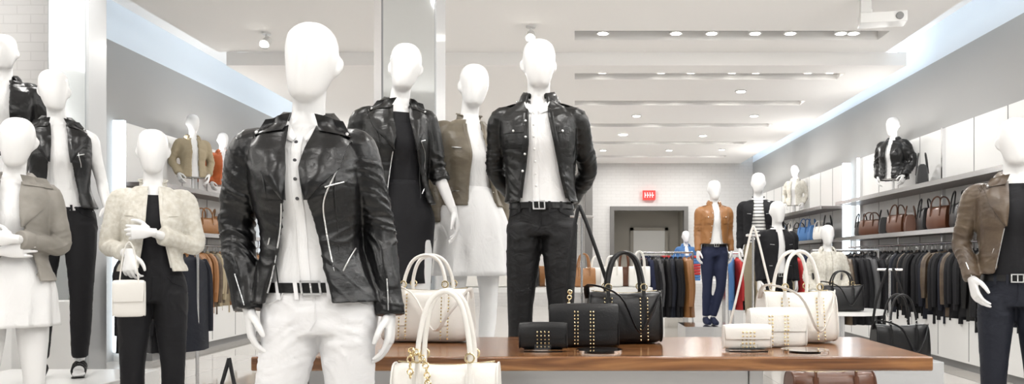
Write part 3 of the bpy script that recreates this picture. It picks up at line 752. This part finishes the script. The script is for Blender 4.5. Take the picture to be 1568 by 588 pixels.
mb.obj('bag_display_stand',loc=(.03,3.47,TZ))
mb=MB(); cyl(mb,(0,0,0),.04,.01,'chrome'); tube(mb,[(0,0,0),(0,0,.44)],.005,'chrome',lin=True); tube(mb,[(-.03,0,.44),(.03,0,.44)],.005,'chrome',lin=True)
tube(mb,[(-.11,-.01,.02),(-.055,-.012,.25),(-.01,-.01,.455),(.01,-.01,.455),(.05,-.01,.30),(.075,-.01,.20)],[(.0050,.0025)]*6,'wbag',n=6,steps=30)
mb.obj('bag_display_stand',loc=(.76,3.48,TZ))
mb=MB(); box(mb,-.2,.2,-.14,.14,0,.55,'panel'); box(mb,-.19,.19,-.13,.13,.55,.56,'glass'); mb.obj('display_plinth',loc=(-.37,2.36,0),bevel=.004)
bag('white_doctor_bag',(-.37,2.36,.56),rz=0,w=.31,h=.235,d=.17,k='wbag',hh=.20,taper=.4,studs=False)
mb=MB(); chain(mb,[(-.09,-.075,.20),(-.085,-.085,.27),(-.05,-.08,.24),(-.04,-.08,.18)],N=16); mb.obj('bag_chain',loc=(-.37,2.36,.56))

# ---------------------------------------------------------------- mannequins
mannequin('female_mannequin',(-.820,2.55,0),rz=.14,s=1,vox=.0075,head_rot=-.10,
  armL=((-.228,.03,1.19),(-.205,-.03,.935),(.12,-.10,-1),(.25,-1,0),(1,.2,0)),
  armR=((.205,.035,1.18),(.215,-.02,.915),(.02,-.10,-1),(-.15,-1,0),(-1,.1,0)),
  legs=(((.088,0,.86),(.105,-.02,.49),(.10,.03,.09)),((-.090,0,.86),(-.135,-.03,.49),(-.15,.02,.09))),
  jk=dict(m='blk',z0=.955,eL=[(1.5,-.050),(1.40,-.042),(1.29,-.045),(1.12,-.075),(.95,-.135)],eR=[(1.5,.055),(1.38,.04),(1.29,.015),(1.12,.040),(.95,.055)],style='moto',wr=.0042,flare=.020,o=(.026,.020,.022),r=.98,boxy=.35),
  shirt='white',buttons=True,bmat='jean',seed=1,sway=(.024,-.024,.002))
mb=MB()
for sg in (-1,1):
    tube(mb,[(0,0,0),(sg*.03,-.01,-.12),(sg*.075,-.005,-.27)],.006,'bbag',n=8)
bag('',(0,0,-.46),w=.28,h=.21,d=.12,hh=.01,mb=mb,studs=False)
mb.obj('black_shopping_handbag',loc=(-1.035,2.445,.79))
mannequin('female_mannequin',(-.92,4.25,.35),rz=.38,s=1.025,vox=.009,head_rot=-.05,
  armR=((.205,.0,1.18),(.262,-.08,.96),(.15,-.15,-1),(-.2,-1,0),(-1,0,0)),sleeve=(.25,1),
  jk=dict(m='blk2',z0=1.00,eL=[(1.5,-.045),(1.3,-.03),(1.0,-.075)],eR=[(1.5,.05),(1.3,.075),(1.0,.12)],style='moto',wr=.004,flare=.02),
  shirt='blkc',bottom='pencil',bmat='blkc',belt=False,hem=.60,shoe='sandal',seed=2,shirt_neck=1.46,sway=(.01,-.015,.04))
mannequin('female_mannequin',(-.60,4.62,.35),rz=.50,s=1.015,vox=.009,head_rot=-.05,
  jk=dict(m='taupe',z0=1.02,eL=[(1.5,-.04),(1.3,-.03),(1.0,-.06)],eR=[(1.5,.05),(1.3,.07),(1.0,.11)],style='plain',wr=.0035,flare=.02),
  shirt='white',bottom='flare',bmat='white',belt=False,hem=.64,skirt_r=.245,shoe='sandal',seed=3,sway=(.02,-.01,.03))
mannequin('male_mannequin',(-.175,4.02,.35),rz=-.06,s=1.0,male=True,vox=.009,head_rot=.22,
  armR=((.232,.10,1.18),(.11,.17,1.0),(-1,.1,-.3),(0,0,1),(0,-1,0)),armL=((-.232,.10,1.18),(-.11,.19,1.0),(1,.1,-.3),(0,0,1),(0,-1,0)),
  jk=dict(m='blk2',z0=1.015,eL=[(1.5,-.035),(1.3,-.035),(1.0,-.085)],eR=[(1.5,.045),(1.38,.075),(1.2,.10),(1.0,.135)],style='field',wr=.0042,flare=.02),
  shirt='white',buttons=True,bmat='bjean',seed=4,curl=.6,sway=(.015,-.005,.0))
mb=MB(); box(mb,-1.3,.3,3.72,5.1,0,.35,'panel'); mb.obj('display_platform',bevel=.005)
CRX_R=((.215,-.01,1.17),(.03,-.20,1.20),(-1,-.05,.05),(0,0,1),(0,1,0))
CRX_L=((-.215,-.01,1.15),(-.02,-.165,1.14),(1,-.1,.1),(0,0,1),(0,1,0))
mannequin('female_mannequin',(-2.83,4.10,0),rz=.48,s=.99,vox=.009,head_rot=.0,nod=.12,armR=CRX_R,armL=CRX_L,sleeve=(.85,.85),
  jk=dict(m='drape',z0=.99,eL=[(1.5,-.05),(1.3,-.045),(1.0,-.08)],eR=[(1.5,.05),(1.3,.06),(1.0,.12)],style='drape',wr=.003,flare=.03,o=(.028,.024,.024)),
  shirt='white',bottom='flare',bmat='white',belt=False,hem=.76,skirt_r=.20,seed=5,sway=(0,0,.03))
mannequin('female_mannequin',(-3.03,4.80,.40),rz=.50,s=.99,vox=.009,head_rot=-.1,
  armR=((.205,.02,1.19),(.235,-.12,1.0),(.1,-.6,-1),(-.3,-1,.6),(-1,0,0)),sleeve=(0,0),
  jk=dict(m='blk',z0=1.00,eL=[(1.5,-.04),(1.3,-.045),(1.0,-.07)],eR=[(1.5,.05),(1.3,.06),(1.0,.09)],style='moto',wr=.0035,flare=.03),
  shirt='white',bmat='blkc',belt=False,seed=6,shoe='sandal',sway=(.02,0,-.03))
mb=MB(); box(mb,-3.55,-2.62,4.42,5.15,0,.40,'panel'); mb.obj('display_platform',bevel=.005)
mannequin('female_mannequin',(-3.88,5.55,.80),rz=.5,s=1.0,vox=.012,head_rot=0,nearhand=False,
  armR=((.29,.03,1.2),(.17,-.08,1.03),(-1,-.1,-.3),(0,0,1),(0,1,0)),armL=((-.29,.03,1.2),(-.17,-.08,1.03),(1,-.1,-.3),(0,0,1),(0,1,0)),
  jk=dict(m='blk',z0=1.03,eL=[(1.5,-.04),(1.0,-.05)],eR=[(1.5,.04),(1.0,.05)],style='vest',wr=.008,r=1.15,o=(.04,.04,.04)),shirt='white',bmat='jean',seed=7)
mb=MB(); box(mb,-4.2,-3.6,5.22,5.9,0,.80,'panel'); mb.obj('display_platform',bevel=.005)
HL=((-.215,.0,1.17),(-.10,-.19,1.12),(.02,-.35,-1),(.8,-.5,0),(1,0,0))
HR=((.215,-.01,1.17),(.0,-.20,1.24),(-1,-.02,.0),(0,0,1),(0,1,0))
mannequin('female_mannequin',(-2.34,4.53,0),rz=.42,s=.995,vox=.009,head_rot=.0,nod=.05,armR=HR,armL=HL,sleeve=(.75,.75),
  jk=dict(m='cream',z0=1.03,eL=[(1.5,-.02),(1.3,-.03),(1.0,-.07)],eR=[(1.5,.03),(1.3,.045),(1.0,.10)],style='band',wr=.0025,flare=.02),
  shirt='blkc',bmat='blkc',belt=False,seed=8,curl=.7,shirt_neck=1.45)
bag('white_clutch',(-2.32,4.25,.79),rz=.3,w=.15,h=.19,d=.03,k='wbag',clutch=True,taper=.05,studs=False,flap=True)
mb=MB(); tube(mb,[(-.05,0,.15),(-.03,.0,.30),(0,0,.36),(.03,0,.30),(.05,0,.15)],.004,'wbag',n=6,steps=20); mb.obj('wrist_strap',loc=(-2.32,4.25,.82))
mannequin('male_mannequin',(2.25,4.17,0),rz=-.40,s=.995,male=True,vox=.009,head_rot=.1,
  armL=((-.245,.05,1.19),(-.205,-.07,1.0),(.2,-.2,-1),(.4,-1,0),(1,0,0)),
  jk=dict(m='brown',z0=1.02,eL=[(1.5,-.045),(1.3,-.05),(1.0,-.10)],eR=[(1.5,.05),(1.3,.08),(1.0,.14)],style='moto',wr=.004,flare=.02),
  shirt='blkc',bmat='denim',seed=9,shirt_neck=1.48)
mannequin('male_mannequin',(1.76,10.3,.28),rz=.1,s=1,male=True,vox=.014,nearhand=False,sleeve=(1,1),legs=(((.088,0,.86),(.07,-.06,.50),(-.02,-.02,.09)),((-.088,0,.86),(-.09,0,.50),(-.10,.03,.09))),
  jk=dict(m='tan',z0=1.02,eL=[(1.5,-.035),(1.3,-.05),(1.0,-.08)],eR=[(1.5,.04),(1.3,.05),(1.0,.08)],style='field',wr=.005),shirt='white',bmat='navy',seed=10,shoe='navy')
mannequin('male_mannequin',(2.16,9.6,.30),rz=-.2,s=1.0,male=True,vox=.014,nearhand=False,armR=((.25,.03,1.2),(.17,-.10,1.05),(-1,-.1,-.3),(0,0,1),(0,1,0)),
  jk=dict(m='blkc',z0=.98,eL=[(1.5,-.05),(1.0,-.10)],eR=[(1.5,.05),(1.0,.10)],style='plain',wr=.005),shirt='stripe',bmat='khaki',seed=11,shoe='brown',belt=False)
mb=MB(); box(mb,1.35,1.95,9.95,10.7,0,.28,'chrome'); box(mb,1.85,2.5,9.15,9.9,0,.30,'panel'); mb.obj('display_platform')
mannequin('male_mannequin',(2.12,8.55,0),rz=.15,s=.94,male=True,vox=.014,nearhand=False,
  jk=dict(m='blkc',z0=.95,eL=[(1.5,-.035),(1.0,-.05)],eR=[(1.5,.035),(1.0,.05)],style='plain',wr=.005),shirt='white',bmat='blkc',seed=12)
def bustm(x,y,z,rz,k,shirt='white',s=1,puffy=False,seed=20,head_rot=0):
    return mannequin('mannequin_bust',(x,y,z-.80*s),rz=rz,s=s,vox=.014,nearhand=False,bust=True,head_rot=head_rot,seed=seed,
     jk=dict(m=k,z0=.97,eL=[(1.5,-.03),(1.0,-.04)],eR=[(1.5,.03),(1.0,.05)],style='vest',wr=.012 if puffy else .006,o=(.05,.045,.045) if puffy else (.025,.02,.02),r=1.25 if puffy else .95),shirt=shirt,
     armR=((.24,.05,1.2),(.19,-.06,1.02),(-.2,-.3,-1),(-.4,-1,0),(-1,0,0)),armL=((-.24,.05,1.2),(-.19,-.06,1.02),(.2,-.3,-1),(.4,-1,0),(1,0,0)))
bustm(4.00,10.25,1.94,-.9,'blk',s=.93,puffy=True)
bustm(4.02,14.9,1.94,-.6,'cream',s=.88,seed=21)
bustm(-4.68,10.0,1.94,.7,'beige',s=.92,seed=23)
bustm(-4.70,10.9,1.94,.7,'orange',s=.84,seed=24)
bag('black_handbag',(4.02,9.45,1.94),rz=1.2,w=.36,h=.26,d=.16,k='bbag',hh=.13,lod=1)
bustm(2.47,7.98,.62,-.1,'cream',shirt='cream',s=.80,seed=26)
mb=MB(); cyl(mb,(0,0,.585),.42,.035,'panel',n=40); cyl(mb,(0,0,.02),.04,.57,'chrome'); cyl(mb,(0,0,0),.25,.02,'chrome',n=32); mb.obj('round_display_table',loc=(2.52,7.75,0))
bag('black_handbag',(2.45,7.50,.62),rz=-.1,w=.38,h=.25,d=.16,k='bbag',hh=.12,strap=True,studs=False)
mb=MB(); box(mb,-.24,.24,-.2,.2,0,.40,'pillar'); mb.obj('display_plinth',loc=(2.25,5.7,0),bevel=.005)
bag('black_tote_bag',(2.25,5.65,.40),rz=.08,w=.38,h=.25,d=.16,k='bbag',metal='silver',hh=.20,taper=.3,studs=False,strap=True)
mb=MB(); tube(mb,[(0,0,0),(0,0,.62)],.008,'chrome',lin=True); tube(mb,[(-.09,0,.62),(.09,0,.62)],.008,'chrome',lin=True); cyl(mb,(0,0,0),.05,.01,'chrome')
for sg in (-1,1): tube(mb,[(sg*.02,-.012,.63),(sg*.10,-.015,.40),(sg*.13,-.015,.22)],[(.010,.003)]*3,'bbag',n=6)
mb.obj('bag_display_stand',loc=(2.25,5.83,.40))
mb=MB(); box(mb,-.25,.25,-.16,.16,0,.36,'pillar'); mb.obj('display_plinth',loc=(1.25,4.0,0),bevel=.005)
bag('brown_leather_bag',(1.25,4.0,.36),rz=.1,w=.42,h=.19,d=.2,k='brbag',hh=.12,taper=.3,studs=False)
def floor_rail(xa,xb,y,cols,n,h=.8):
    mb=MB()
    for x in (xa,xb): tube(mb,[(x,y,0),(x,y,1.2)],.014,'chrome',lin=True); box(mb,x-.02,x+.02,y-.25,y+.25,0,.03,'chrome')
    tube(mb,[(xa,y,1.2),(xb,y,1.2)],.014,'chrome',lin=True)
    for i in range(n): garment(mb,(xa+.05+(xb-xa-.1)*i/(n-1),y,1.14),cols[i%len(cols)],h=h,rz=math.pi/2+random.uniform(-.25,.25),seed=i+y*7)
    mb.obj('clothes_rail')
floor_rail(.9,1.62,11.2,['blkc','navy','blkc','grey','blkc','blkc','denim','blkc','blkc','tan','tan'],11,.82)
floor_rail(2.62,3.35,9.0,['blkc','blkc','blkc','grey','blkc','brown'],11,.75)
floor_rail(2.3,3.4,12.2,['blue','red','blkc','blue','beige','navy','red'],14,.78)
floor_rail(-3.72,-3.12,6.75,['blkc','blkc','denim','grey','blkc'],8,.8)
tb2=empty('bag_display_table'); mb=MB(); box(mb,-1.6,.85,8.9,9.7,.74,.79,'panel')
for x in (-1.5,.7):
    for y in (9.0,9.6): box(mb,x,x+.05,y-.05,y,0,.74,'chrome')
mb.obj('top_and_legs',tb2)
mb=MB(); ks=['tan','wbag','wbag','brbag','wbag','blue','bbag','tan','wbag','tan']
for i in range(15): bag('',(-1.45+i*.155,9.1+.25*(i%2),.79),rz=random.uniform(-.3,.3),w=random.uniform(.2,.3),h=random.uniform(.18,.26),d=.12,k=ks[i%10],hh=random.uniform(.10,.17),lod=1,mb=mb)
mb.obj('handbag_collection')
mb=MB(); box(mb,1.0,2.6,13.0,13.9,.72,.77,'panel')
for x in (1.05,2.5):
    for y in (13.05,13.8): box(mb,x,x+.05,y,y+.05,0,.72,'chrome')
mb.obj('folded_clothes_table')
mb=MB()
for i in range(6):
    for j in range(9): box(mb,1.08+i*.16,1.22+i*.16,13.1,13.4,.77+j*.045,.81+j*.045,random.choice(['red','blue','navy','red','grey','blue','blkc']))
mb.obj('folded_clothes_stack',bevel=.01)
bustm(1.85,13.6,.77,.1,'blue',s=.80,seed=27)

# ---------------------------------------------------------------- lights
def area(n,loc,size,p,rot=(0,0,0),col=(1,.98,.95),sy_=None):
    l=bpy.data.lights.new(n,'AREA'); l.shape='RECTANGLE'; l.size=size; l.size_y=sy_ or size; l.energy=p; l.color=col
    o=bpy.data.objects.new(n,l); sc.collection.objects.link(o); o.location=loc; o.rotation_euler=rot; return o
for x in (-3.4,-1.2,1.0,3.0):
    for y in (.6,3.2,5.9): area('ceiling_light',(x,y,3.58),.32,24)
for y in (9.1,12.17,15.2,18.37):
    for x in (-2.5,.9,2.7): area('ceiling_light',(x,y,3.435),.28,36)
for x in (-2.2,2.4):
    area('shopfront_light',(x,-1.5,2.9),.6,26,rot=(math.radians(58),0,0))
mb=MB()
for x in (4.19,-7.19):
    for y in (-1.5,1.5,4.5):
        box(mb,x-.10,x+.10,y-.6,y+.6,2.56,2.60,'steel'); area('added_ceiling_fill',(x,y,2.61),.18,100,rot=(math.pi,0,0),sy_=1.1)  # out-of-view fill lamps, added to brighten the ceiling
mb.obj('added_fill_housing')  # steel boxes added only to carry the fill lamps
for x,sg in ((4.14,1),(-4.84,-1)):
    for y in (10.6,14.2,17.0): area('added_shelf_fill',(x-.1*sg,y,2.58),.10,9,rot=(math.pi,-.5*sg,0),sy_=1.6)  # fill lamps added over the shelving to lift the rear ceiling
w=bpy.data.worlds.new('world'); sc.world=w; w.use_nodes=True
w.node_tree.nodes['Background'].inputs[0].default_value=(1,.99,.97,1); w.node_tree.nodes['Background'].inputs[1].default_value=.38
# ---------------------------------------------------------------- camera
cam=bpy.data.cameras.new('camera'); co=bpy.data.objects.new('camera',cam); sc.collection.objects.link(co)
co.location=(0,0,1.08); co.rotation_euler=(math.pi/2,0,0)
cam.sensor_width=36; cam.lens=1250/1568*36; cam.shift_x=-96/1568; cam.shift_y=106/1568
sc.camera=co
